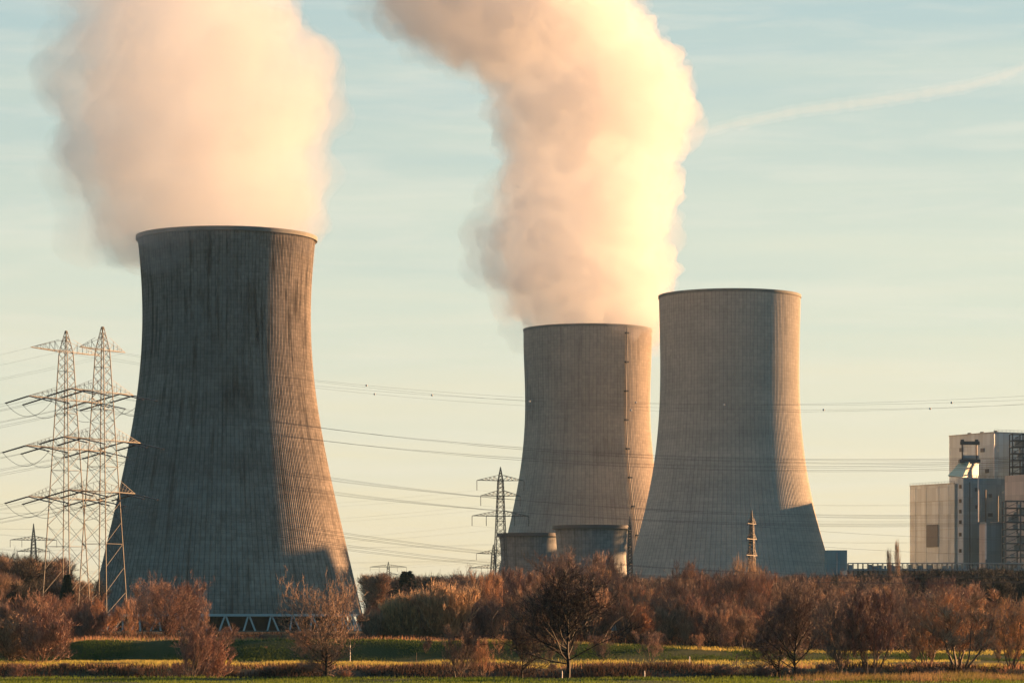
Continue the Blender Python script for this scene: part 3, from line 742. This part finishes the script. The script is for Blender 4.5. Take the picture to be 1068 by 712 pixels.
# ------------------------------------------------------------------ trees
def grow(seed, H, spread=.5, stems=1, trunk_r=.16, first=.25, n1=14, n2=7, n3=6, up=.5, twig=.9, twr=.021, wig=.07, bow=.25, shape='round'):
    """returns (trunk mesh builder, crown mesh builder)"""
    r = random.Random(seed); TR = MB(); CR = MB()
    def rv(): return Vector((r.gauss(0, 1), r.gauss(0, 1), r.gauss(0, 1)))
    def path(p, d, L, nseg, wig, upf):
        pts = [p.copy()]; d = d.normalized()
        for _ in range(nseg):
            d = (d + rv() * wig + Vector((0, 0, upf))).normalized(); p = p + d * (L / nseg); pts.append(p.copy())
        return pts
    def at(pts, u):
        q = u * (len(pts) - 1); i = min(int(q), len(pts) - 2); f = q - i
        return pts[i].lerp(pts[i + 1], f), (pts[i + 1] - pts[i]).normalized()
    for s in range(stems):
        a = r.uniform(0, 6.28); tilt = (.12 if stems == 1 else r.uniform(.12, spread))
        d = Vector((math.cos(a) * tilt, math.sin(a) * tilt, 1))
        L = H * r.uniform(.8, 1.0) if stems > 1 else H * .88
        tr = path(Vector((math.cos(a) * .2, math.sin(a) * .2, -.3)) * (1 if stems > 1 else 0) + Vector((0, 0, -.3)), d, L, 9, wig, .05)
        rr0 = trunk_r * (1 if stems == 1 else r.uniform(.5, .8))
        TR.tube(tr, [rr0 * (1 - .86 * (i / 9) ** .8) for i in range(10)], 6)
        k1 = n1 if stems == 1 else max(5, int(n1 * 1.6 / stems))
        for i in range(k1):
            u = first + (1 - first) * (i + r.random()) / k1; u = min(u, .99)
            p, td = at(tr, u)
            az = r.uniform(0, 6.28); side = Vector((math.cos(az), math.sin(az), 0))
            if shape == 'round': fl = math.sin(math.pi * min(1, .18 + .82 * (1 - (u - first) / (1 - first)) ** .8)) * .55 + .25
            elif shape == 'wide': fl = (1 - u) * .9 + .35
            elif shape == 'pop': fl = .25 + .9 * math.sin(math.pi * min(1, (1 - u) * .9 + .02)) ** .8
            else: fl = (1 - u) * .6 + .25
            L1 = H * spread * fl * r.uniform(.7, 1.15) * (1.25 if stems == 1 else .75)
            b1 = path(p, side + td * r.uniform(.3, .9) + Vector((0, 0, up * .6)), L1, 5, .16, up * .16)
            rr1 = max(.02, rr0 * (1 - .8 * u) * .45)
            TR.tube(b1, [rr1 * (1 - .75 * q / 5) for q in range(6)], 4, cap=False)
            for j in range(n2):
                u2 = .15 + .85 * (j + r.random()) / n2; p2, d2 = at(b1, min(.99, u2))
                sd_ = rv(); sd_ -= sd_.project(d2); sd_.normalize()
                L2 = L1 * r.uniform(.3, .55) * (1.2 - .6 * u2) + .4
                b2 = path(p2, d2 * .7 + sd_ * .8 + Vector((0, 0, up * .7)), L2, 3, .18, up * .22)
                rr2 = max(.014, rr1 * .4)
                CR.tube(b2, [rr2 * (1 - .6 * q / 3) for q in range(4)], 3, cap=False)
                for k in range(n3):
                    u3 = .1 + .9 * (k + r.random()) / n3; p3, d3 = at(b2, min(.99, u3))
                    s3 = rv(); s3 -= s3.project(d3); s3.normalize()
                    L3 = twig * r.uniform(.5, 1.2)
                    b3 = path(p3, d3 * .8 + s3 * .7 + Vector((0, 0, up)), L3, 2, .2, up * .25)
                    CR.tube(b3, [twr, twr * .8, twr * .35], 3, cap=False)
                    if n3 > 5:
                        for _ in range(2):
                            p4, d4 = at(b3, r.uniform(.2, .8)); s4 = rv(); s4.normalize()
                            CR.tube([p4, p4 + (d4 + s4 * .7 + Vector((0, 0, up * .5))).normalized() * L3 * .6], [twr * .7, twr * .3], 3, cap=False)
    return TR, CR
PROTO = {}; RADS = {}
def proto(key, name, tm, cm, **k):
    t_, c_ = grow(**k)
    va = np.array(c_.v); H_ = float(np.percentile(va[:, 2], 99.7)); rad_ = float(np.percentile(np.hypot(va[:, 0], va[:, 1]), 96))
    PROTO[key] = (name, t_.mesh('trunk', M[tm]), c_.mesh('crown', M[cm]), H_); RADS[key] = rad_
# vase shaped willows, several stems
proto('vase1', 'bare_willow', 'bark_pale', 'twig_orange', seed=11, H=10, spread=.55, stems=8, trunk_r=.16, first=.2, n1=30, n2=7, n3=6, up=.8, twig=1.0, shape='cone')
proto('vase2', 'bare_willow', 'bark_pale', 'twig_rust', seed=12, H=10, spread=.62, stems=7, trunk_r=.17, first=.18, n1=30, n2=7, n3=6, up=.65, twig=.95, shape='cone')
proto('vase3', 'bare_willow', 'bark_pale', 'twig_brown', seed=13, H=10, spread=.5, stems=6, trunk_r=.17, first=.2, n1=30, n2=7, n3=6, up=.8, twig=.95, shape='round')
# round crowned single stem trees
proto('round1', 'bare_tree', 'bark_dark', 'twig_brown', seed=21, H=10, spread=.78, stems=1, trunk_r=.22, first=.14, n1=44, n2=10, n3=7, up=.35, twig=.85, shape='round')
proto('round2', 'bare_tree', 'bark_dark', 'twig_dark', seed=22, H=10, spread=.62, stems=1, trunk_r=.26, first=.2, n1=46, n2=9, n3=8, up=.18, twig=.8, shape='wide')
proto('round3', 'bare_tree', 'bark', 'twig_brown', seed=23, H=10, spread=.5, stems=1, trunk_r=.18, first=.25, n1=34, n2=8, n3=6, up=.5, twig=.85, shape='round')
# shrubs
proto('shrub1', 'bare_shrub', 'twig_rust', 'twig_rust', seed=31, H=5, spread=.8, stems=12, trunk_r=.06, first=.08, n1=50, n2=5, n3=6, up=.6, twig=.7, shape='cone')
proto('shrub2', 'bare_shrub', 'twig_orange', 'twig_orange', seed=32, H=5, spread=.7, stems=14, trunk_r=.05, first=.08, n1=50, n2=5, n3=6, up=.9, twig=.8, shape='cone')
proto('shrub3', 'bare_shrub', 'twig_dark', 'twig_brown', seed=33, H=5, spread=.95, stems=12, trunk_r=.06, first=.05, n1=50, n2=5, n3=6, up=.4, twig=.7, shape='cone')
# far trees, coarser twigs
proto('far1', 'woodland_tree', 'twig_shaded', 'twig_shaded', seed=41, H=16, spread=.34, stems=1, trunk_r=.28, first=.15, n1=30, n2=8, n3=7, up=.45, twig=1.7, twr=.035, shape='round')
proto('far2', 'woodland_tree', 'bark', 'twig_brown', seed=42, H=16, spread=.36, stems=2, trunk_r=.28, first=.12, n1=34, n2=8, n3=7, up=.5, twig=1.7, twr=.035, shape='round')
proto('poplar', 'bare_poplar', 'bark', 'twig_brown', seed=51, H=22, spread=.22, stems=1, trunk_r=.3, first=.12, n1=60, n2=6, n3=5, up=1.2, twig=1.6, twr=.035, shape='pop', wig=.012)
def evergreen(seed, H):
    r = random.Random(seed); TR = MB().tube([(0, 0, -.3), (0, 0, H * .95)], [.3, .06], 6); CR = MB()
    for i in range(2600):
        u = r.random() ** .8; z = H * (.1 + .9 * u); rad = H * .26 * (1 - u) ** .95 * 1.25 * (.75 + .5 * noise.noise(Vector((u * 9, seed, i % 7))))
        a = r.uniform(0, 6.28); q = rad * r.random() ** .35
        p = Vector((math.cos(a) * q, math.sin(a) * q, z)); d = Vector((math.cos(a), math.sin(a), r.uniform(-.3, .5))) * r.uniform(.5, 1.2)
        s = Vector((-math.sin(a), math.cos(a), r.uniform(-.5, .5))) * r.uniform(.12, .3)
        CR.add([p - s, p + s, p + d + Vector((0, 0, .05)), p + d * .5 + Vector((0, 0, .35))], [(0, 1, 2), (0, 3, 1), (0, 2, 3), (1, 3, 2)])
    return TR, CR
for k_, sd_, H_e in (('ever1', 1, 15), ('ever2', 2, 15)):
    t_, c_ = evergreen(sd_, H_e); PROTO[k_] = ('evergreen_tree', t_.mesh('trunk', M['bark']), c_.mesh('crown', M['evergreen']), H_e)
CATS = {'bare_willow': 'tree', 'bare_tree': 'tree', 'bare_shrub': 'shrub', 'woodland_tree': 'tree', 'bare_poplar': 'tree', 'evergreen_tree': 'tree'}
def plant(key, px, Y, top, label, group=None, wide=1.0, base=None, rz=None, lean=0, crown=None, wpx=None):
    name, tm, cm, H = PROTO[key]
    x = XZ(px, Y); z = gh(x, Y) if base is None else base
    s = (Zp(top, Y) - z) / H
    if wpx: wide = wpx * Y / FPX / (2 * RADS[key]) / s
    o = bpy.data.objects.new(name, None); COL.objects.link(o); o.location = (x, Y, z - .05)
    o.rotation_euler = (0, lean, rnd.uniform(0, 6.28) if rz is None else rz); o.scale = (s * wide, s * wide, s)
    tag(o, label, CATS[name], group)
    for nm, me_ in (('trunk', tm), ('crown', cm)):
        if crown and nm == 'crown':
            me_ = cm.copy(); me_.materials[0] = M[crown]
        c = bpy.data.objects.new(nm, me_); COL.objects.link(c); c.parent = o
    return o
# individually placed trees of the foreground
plant('round1', 341, 322, 595, 'dense rusty round crowned tree standing before the ring of the tallest tower', wide=.84, base=-.6, wpx=98)
plant('round2', 592, 330, 592, 'dark wide crowned tree with thick trunk, centre foreground', wide=1.15, base=-.3, wpx=140)
plant('round2', 545, 345, 640, 'small dark tree left of the wide crowned dark tree', wide=1.0, base=-1, wpx=60)
plant('vase2', 200, 335, 644, 'leaning rusty willow bush on the ditch bank below the tallest tower', wide=1.5, base=-1.0, lean=.35, wpx=62)
plant('shrub1', 222, 340, 655, 'rusty shrub at the right foot of the leaning willow bush', wide=1.1, base=-1)
plant('vase2', 478, 330, 648, 'small brown twiggy tree, left one of two by the ditch before the gap', wide=1.3, base=-.8, crown='twig_brown', wpx=52)
plant('vase2', 505, 338, 662, 'low twiggy tree, right one of two by the ditch before the gap', wide=1.4, base=-1, wpx=46)
plant('vase1', 1000, 398, 612, 'tall vase shaped orange willow standing in yellow grass at right', wide=.95, wpx=98)
plant('vase3', 880, 322, 622, 'bare willow with dark forked trunk at right foreground, left of two', wide=1.0, base=-.3, wpx=66)
plant('vase1', 908, 324, 612, 'orange tipped bare willow at right foreground, right of two', wide=.8, base=-.3, crown='twig_rust', wpx=66)
plant('round2', 828, 330, 606, 'dark dense tree left of the forked willows', wide=.8, base=-.6, crown='twig_brown', wpx=78)
plant('round2', 812, 336, 640, 'dark low tree at the foot of the dense one, right foreground', wide=1.0, base=-.8)
plant('vase3', 1055, 400, 622, 'slender orange tree touching the right edge', wide=.7, crown='twig_orange', wpx=60)
plant('vase3', 965, 405, 626, 'brown willow just left of the tall vase shaped one', wide=.9, wpx=72)
plant('shrub1', 40, 432, 632, 'round red brown bush on the dyke at far left', wide=1.25, wpx=76)
plant('shrub3', 14, 436, 640, 'dark brown bush at the left edge', wide=1.3)
plant('shrub1', 62, 470, 640, 'red brown bush beside the round bush below the pylons', wide=1.2)
for i, (px, top, key, w_) in enumerate(((172, 597, 'round1', 80), (190, 604, 'vase2', 50), (152, 606, 'vase2', 48), (208, 620, 'vase3', 34), (139, 622, 'vase3', 30))):
    plant(key, px, 505 + 4 * i, top, 'rusty bare tree of the clump before the dark face of the tallest tower', 'clump before the tallest tower', wpx=w_, crown='twig_rust')
# thicket behind the dyke
TOPS = [(380, 640), (400, 632), (420, 626), (440, 618), (470, 612), (500, 610), (520, 600), (545, 592), (580, 590), (610, 590), (640, 600), (655, 606), (680, 612), (710, 604), (740, 600),
        (780, 600), (800, 606), (830, 604), (860, 612), (890, 616), (930, 612), (960, 618), (1000, 622), (1040, 634), (1080, 640)]
r = random.Random(3)
def row(n_, pxr, Yr, keys, dt, label, group, crowns=(None,), wr=(.7, 1.1)):
    for i in range(n_):
        px = pxr[0] + (pxr[1] - pxr[0]) * (i + r.uniform(.1, .9)) / n_
        top = lerp_tab(TOPS, px) - 15 + r.uniform(*dt)
        plant(r.choice(keys), px, r.uniform(*Yr), top, label, group, r.uniform(*wr), crown=None)
row(50, (385, 1075), (590, 680), ['vase2', 'vase3', 'round3', 'round1'], (-6, 18), 'tall bare tree in the back of the thicket behind the dyke', 'tall thicket trees behind the dyke')
row(56, (390, 1075), (520, 590), ['vase2', 'vase1', 'round3', 'vase3'], (6, 26), 'bare rusty tree in the middle of the thicket behind the dyke', 'middle thicket trees behind the dyke')
row(46, (380, 1075), (492, 520), ['shrub1', 'shrub3', 'vase2', 'vase3'], (28, 48), 'low bare tree at the front of the thicket behind the dyke', 'front thicket trees behind the dyke')
row(14, (383, 470), (488, 500), ['shrub2'], (8, 24), 'bright orange shrub in the row behind the dyke crest', 'orange shrubs behind the dyke')
row(12, (690, 800), (480, 492), ['vase2', 'round3'], (44, 60), 'small tree at the right of the dyke path', 'small trees by the dyke path')
for i in range(24):
    px = 240 + i * 6.5 + r.uniform(-3, 3)
    if 240 < px < 392: plant(r.choice(['shrub1', 'shrub2']), px, r.uniform(488, 515), r.uniform(658, 665), 'low russet shrub on the dyke before the tower ring', 'low russet shrubs on the dyke', 1.6)
for i in range(26):
    px = -12 + i * 6 + r.uniform(-3, 3)
    if 98 < px < 142: continue
    plant(r.choice(['shrub1', 'shrub3', 'vase2', 'round3']), px, r.uniform(500, 600), r.uniform(612, 645), 'brown bare scrub tree around the pylon feet', 'scrub around the pylon feet', 1.0)
for i in range(30):
    px = -8 + i * 36.5 + r.uniform(-9, 9)
    plant(r.choice(['shrub1', 'shrub3', 'shrub3', 'vase2']), px, r.uniform(388, 400), r.uniform(688, 697), 'small brown scrub bush on the ditch bank', 'scrub along the ditch bank', r.uniform(1.2, 2.0))
for i in range(26):
    px = 250 + i * 32 + r.uniform(-14, 14)
    plant(r.choice(['vase2', 'vase2', 'vase3']), px, r.uniform(440, 480), r.uniform(655, 676), 'straggly bush growing on the grassy dyke slope', 'bushes on the dyke slope', r.uniform(.9, 1.5))
# dark woods farther back
def wood(n_, pxr, Yr, tops, keys, label, group, wr=(.8, 1.2)):
    for i in range(n_):
        px = pxr[0] + (pxr[1] - pxr[0]) * (i + r.uniform(0, 1)) / n_
        plant(r.choice(keys), px, r.uniform(*Yr), lerp_tab(tops, px) - 5 + r.uniform(-3, 6), label, group, r.uniform(*wr), base=GZ)
wood(16, (-10, 70), (760, 900), [(0, 582), (60, 588), (70, 600)], ['far1', 'far2'], 'tall bare tree against the sky at far left', 'bare trees at far left')
wood(12, (-10, 100), (700, 760), [(0, 606), (100, 612)], ['far1', 'far2'], 'dark lower tree at far left', 'dark lower trees at far left')
wood(25, (386, 520), (820, 1000), [(370, 602), (430, 606), (520, 604)], ['far1', 'far2', 'far1'], 'dark bare tree in the gap between the towers', 'dark trees in the gap')
wood(60, (850, 1080), (860, 1060), [(850, 606), (880, 602), (1080, 598)], ['far1'], 'dark shaded tree of the wood below the boiler house', 'dark wood below the boiler house', (1.1, 1.5))
wood(30, (850, 1080), (780, 860), [(850, 618), (1080, 606)], ['far1'], 'dark shaded tree at the front of the wood below the boiler house', 'front of the dark wood', (1.1, 1.5))
wood(22, (640, 860), (860, 980), [(640, 604), (860, 606)], ['far1', 'far2'], 'dark bare tree at the foot of the steamless tower', 'dark trees at the steamless tower foot')
plant('ever1', 424, 800, 597, 'dark pointed evergreen above the trees in the gap', wide=1.35, base=GZ)
plant('ever2', 70, 640, 600, 'dark evergreen among the bare trees at far left', wide=.8, base=GZ)
plant('poplar', 929, 900, 571, 'slim bare poplar, shorter left one of two by the low hall', base=GZ, crown='twig_brown', wpx=9)
plant('poplar', 937, 905, 562, 'slim bare poplar, taller right one of two by the low hall', base=GZ, crown='twig_brown', wpx=9)
# posts
for px, Y, top, lab in ((223, 420, 693, 'short dark post on the ditch bank at left'), (586, 345, 699, 'pale stake right beside the thick dark trunk'), (719, 400, 684, 'thin pale stake before the dyke path'),
                        (768, 402, 682, 'thin stake right of the dyke path'), (672, 345, 699, 'pale stake by the ditch at centre right'), (434, 440, 680, 'thin sapling stake on the green dyke slope'), (365, 445, 672, 'pale stake right of the dense rusty tree')):
    x = XZ(px, Y); z = gh(x, Y) - .3; h = max(.9, Zp(top, Y) - z)
    o = MB().tube([(0, 0, 0), (.03, 0, h * .9), (.03, 0, h)], [.07, .06, .03], 6).build('fence_post', M['ball'] if 'pale' in lab else M['bark'], None, (x, Y, z)); tag(o, lab, 'post')

# ------------------------------------------------------------------ steam
def vol_mat(name, dens, col, aniso=-.5):
    m, n = mat(name); t = NT(n)
    v = t('ShaderNodeVolumePrincipled', {'Color': tuple(col) + (1,), 'Density': dens, 'Anisotropy': aniso})
    t('ShaderNodeOutputMaterial', {'Volume': v.outputs[0]})
    return m
def fbm(p, o=4):
    s = 0; a = 1
    for i in range(o): s += noise.noise(p) * a; p = p * 2.03 + Vector((3.1, 7.7, 1.3)); a *= .5
    return s
def plume_mesh(name, edges, Y, seed, puff_r, npuff, voxel, disp, dfac=.85, parent=None, material=None, extra=()):
    """hull lofted through the left and right edges (photo pixels), covered with puffs, remeshed and displaced"""
    k = Y / FPX; r = random.Random(seed); bm = bmesh.new()
    ed = sorted(edges)
    ys_ = np.arange(ed[0][0], ed[-1][0] + .1, 6.0)
    rings = []
    for py in ys_:
        l = lerp_tab([(a, b) for a, b, c in ed], py); q = lerp_tab([(a, c) for a, b, c in ed], py)
        cx_ = (l + q) / 2; hw_ = (q - l) / 2 * k
        rings.append((Vector(((cx_ - CX) * k, 0, Zp(py, Y))), max(hw_ - puff_r * .45, hw_ * .55)))
    N = 28; vr = []
    for c, hw_ in rings:
        vr.append([bm.verts.new(c + Vector((math.cos(2 * math.pi * i / N) * hw_, math.sin(2 * math.pi * i / N) * hw_ * dfac, 0))) for i in range(N)])
    for a, b_ in zip(vr, vr[1:]):
        for i in range(N): bm.faces.new((a[i], a[(i + 1) % N], b_[(i + 1) % N], b_[i]))
    bm.faces.new(vr[0]); bm.faces.new(list(reversed(vr[-1])))
    for i in range(npuff):
        j = r.uniform(0, len(rings) - 1); c, hw_ = rings[int(j)]
        a = r.uniform(0, 6.28); rr = puff_r * r.uniform(.55, 1.25)
        q = max(0, hw_ + puff_r * .45 - rr * r.uniform(.75, 1.05))
        m_ = Matrix.Translation(c + Vector((math.cos(a) * q, math.sin(a) * q * dfac, 0))) @ Matrix.Diagonal((rr, rr, rr * r.uniform(.8, 1.1), 1))
        bmesh.ops.create_icosphere(bm, subdivisions=2, radius=1, matrix=m_)
    for px, py, rp, yo in extra:
        m_ = Matrix.Translation(Vector(((px - CX) * k, yo, Zp(py, Y)))) @ Matrix.Diagonal((rp * k,) * 3 + (1,))
        bmesh.ops.create_icosphere(bm, subdivisions=2, radius=1, matrix=m_)
    bmesh.ops.recalc_face_normals(bm, faces=bm.faces)
    me = bpy.data.meshes.new(name); bm.to_mesh(me); bm.free()
    o = bpy.data.objects.new(name, me); COL.objects.link(o)
    rm = o.modifiers.new('r', 'REMESH'); rm.mode = 'VOXEL'; rm.voxel_size = voxel; rm.use_smooth_shade = True
    dg = bpy.context.evaluated_depsgraph_get(); ev = o.evaluated_get(dg)
    m2_ = bpy.data.meshes.new_from_object(ev)
    bm = bmesh.new(); bm.from_mesh(m2_); bmesh.ops.smooth_vert(bm, verts=bm.verts, factor=.5, use_axis_x=True, use_axis_y=True, use_axis_z=True); bm.normal_update()
    for v in bm.verts:
        p = v.co
        d = 0
        for sc_, am in disp:
            f = noise.noise(p / sc_ + Vector((seed, 0, 0)))
            d += (abs(f) * 2 - .39) * am
            f = noise.noise(p / (sc_ * .47) + Vector((0, seed, 0))); d += (abs(f) * 2 - .36) * am * .45
        v.co = p + v.normal * d
    bm.to_mesh(m2_); bm.free()
    m2_.polygons.foreach_set('use_smooth', [True] * len(m2_.polygons))
    org = parent.location if parent else Vector((0, 0, 0))
    m2_.transform(Matrix.Translation(Vector((-org.x, Y - org.y, -org.z))))
    m2_.materials.clear(); m2_.materials.append(material)
    o.modifiers.clear(); o.data = m2_; bpy.data.meshes.remove(me)
    rm = o.modifiers.new('r', 'REMESH'); rm.mode = 'VOXEL'; rm.voxel_size = voxel * .85; rm.use_smooth_shade = True
    m3 = bpy.data.meshes.new_from_object(o.evaluated_get(bpy.context.evaluated_depsgraph_get())); o.modifiers.clear()
    bm = bmesh.new(); bm.from_mesh(m3)                # drop the crumbs
    seen = set(); best = []
    for v0 in bm.verts:
        if v0.index in seen: continue
        st = [v0]; seen.add(v0.index); isl = []
        while st:
            v = st.pop(); isl.append(v)
            for e_ in v.link_edges:
                q = e_.other_vert(v)
                if q.index not in seen: seen.add(q.index); st.append(q)
        best.append(isl)
    best.sort(key=len)
    bmesh.ops.delete(bm, geom=[v for isl in best[:-1] for v in isl], context='VERTS')
    bm.to_mesh(m3); bm.free()
    m3.polygons.foreach_set('use_smooth', [True] * len(m3.polygons))
    m3.materials.clear(); m3.materials.append(material); o.data = m3; m3.name = name
    if parent: o.parent = parent
    return o
WHITE = (.980, .983, .984)
E1 = [(256, 170, 300), (247, 100, 328), (240, 82, 340), (220, 64, 345), (200, 52, 346), (170, 44, 348), (150, 38, 349), (110, 34, 354), (80, 36, 346), (50, 42, 332), (20, 58, 310), (0, 68, 302), (-60, 60, 310), (-130, 30, 320)]
ZT1 = Vector((XZ(236, 1185), 1185, Zp(247, 1185)))
s1 = thing('steam_plume', ZT1, 'broad soft peach steam plume rising from the tallest cooling tower', 'steam plume')
k1 = lambda E, a: [(y, l + a, r_ - a) for y, l, r_ in E]
plume_mesh('outer_wisps', [(y, l, r_) for y, l, r_ in E1], 1187, 5, 17, 130, 2.6, ((55, 8), (24, 7), (9, 2.8)), .8, s1, vol_mat('thin steam', .008, WHITE))
plume_mesh('dense_core', [(y, l + (22 if y < 246 else 8), r_ - (8 if y < 246 else 4)) for y, l, r_ in E1], 1187, 9, 14, 220, 1.9, ((55, 8), (24, 6), (9, 3.2), (4.2, 1.5)), .8, s1, vol_mat('dense steam', .014, WHITE))
E2 = [(352, 600, 640), (345, 550, 678), (335, 528, 692), (320, 512, 700), (300, 496, 706), (270, 486, 706), (245, 488, 704), (225, 497, 704), (200, 505, 704), (180, 513, 700), (150, 512, 712), (120, 506, 721), (100, 500, 723),
      (80, 488, 720), (60, 460, 708), (40, 420, 694), (20, 398, 678), (0, 385, 664), (-50, 350, 640), (-120, 300, 600)]
s2 = thing('steam_plume', Vector((XZ(612, 1563), 1563, Zp(344, 1563))), 'tall billowing sunlit steam plume rising from the middle cooling tower', 'steam plume')
plume_mesh('outer_wisps', E2, 1565, 15, 12, 260, 1.7, ((48, 6), (22, 6), (8, 3), (3.6, 1.0)), .8, s2, vol_mat('thin steam 2', .010, WHITE), extra=((392, 22, 16, 3), (385, 8, 12, -4), (497, 92, 12, 0), (660, 345, 20, -22), (676, 340, 16, -14), (512, 250, 20, 5), (505, 285, 18, -5), (525, 315, 16, 0), (520, 215, 13, 4)))
plume_mesh('dense_core', [(y, l + (24 if y > 190 else 12), r_ - 3) for y, l, r_ in E2], 1565, 19, 10, 420, 1.35, ((48, 6), (20, 5), (9, 3.6), (4.2, 1.8), (2.3, .8)), .8, s2, vol_mat('dense steam 2', .030, (.989, .989, .986)), extra=((700, 90, 22, -10), (690, 60, 20, 5), (652, 341, 18, -24), (670, 338, 15, -18), (640, 330, 18, -26), (700, 180, 12, 0), (600, 110, 18, -40)))
# contrail
ct = [(700, 147), (760, 131), (830, 116), (900, 107), (960, 99), (1010, 90), (1050, 78), (1085, 62)]
YC = 16000
org = P(880, 110, YC)
def trail(rs, seed, amp):
    pts = []; rr = []
    for i in range(90):
        u = i / 89 * (len(ct) - 1); q = min(int(u), len(ct) - 2); f = u - q
        px = ct[q][0] * (1 - f) + ct[q + 1][0] * f; py = lerp_tab(ct, px)
        nn = noise.noise(Vector((i * .35, seed, 0))); n2_ = noise.noise(Vector((i * .9, seed, 5)))
        pts.append(P(px, py + nn * amp * .5, YC) - org); rr.append(max(4, rs * (1 + .25 * nn + .2 * n2_) * (.55 + .45 * math.sin(math.pi * (.1 + .85 * i / 89)))))
    return MB().tube(pts, rr, 14)
ice = vol_mat('ice trail', .0014, (1, 1, 1), 0)
o = trail(21, 1, .3).build('contrail', ice, None, org, True)
trail(42, 4, 1.5).build('feathered_edge', vol_mat('thin ice trail', .0007, (1, 1, 1), 0), o, (0, 0, 0), True)
tag(o, 'long thin white contrail crossing the upper right sky', 'contrail')

# ------------------------------------------------------------------ haze
hz = MB().box((0, 2050, 194), (3600, 4300, 400)).build('haze', vol_mat('air', .000022, (.42, .74, 1.0), 0.0))
tag(hz, None, None, None, 'stuff')
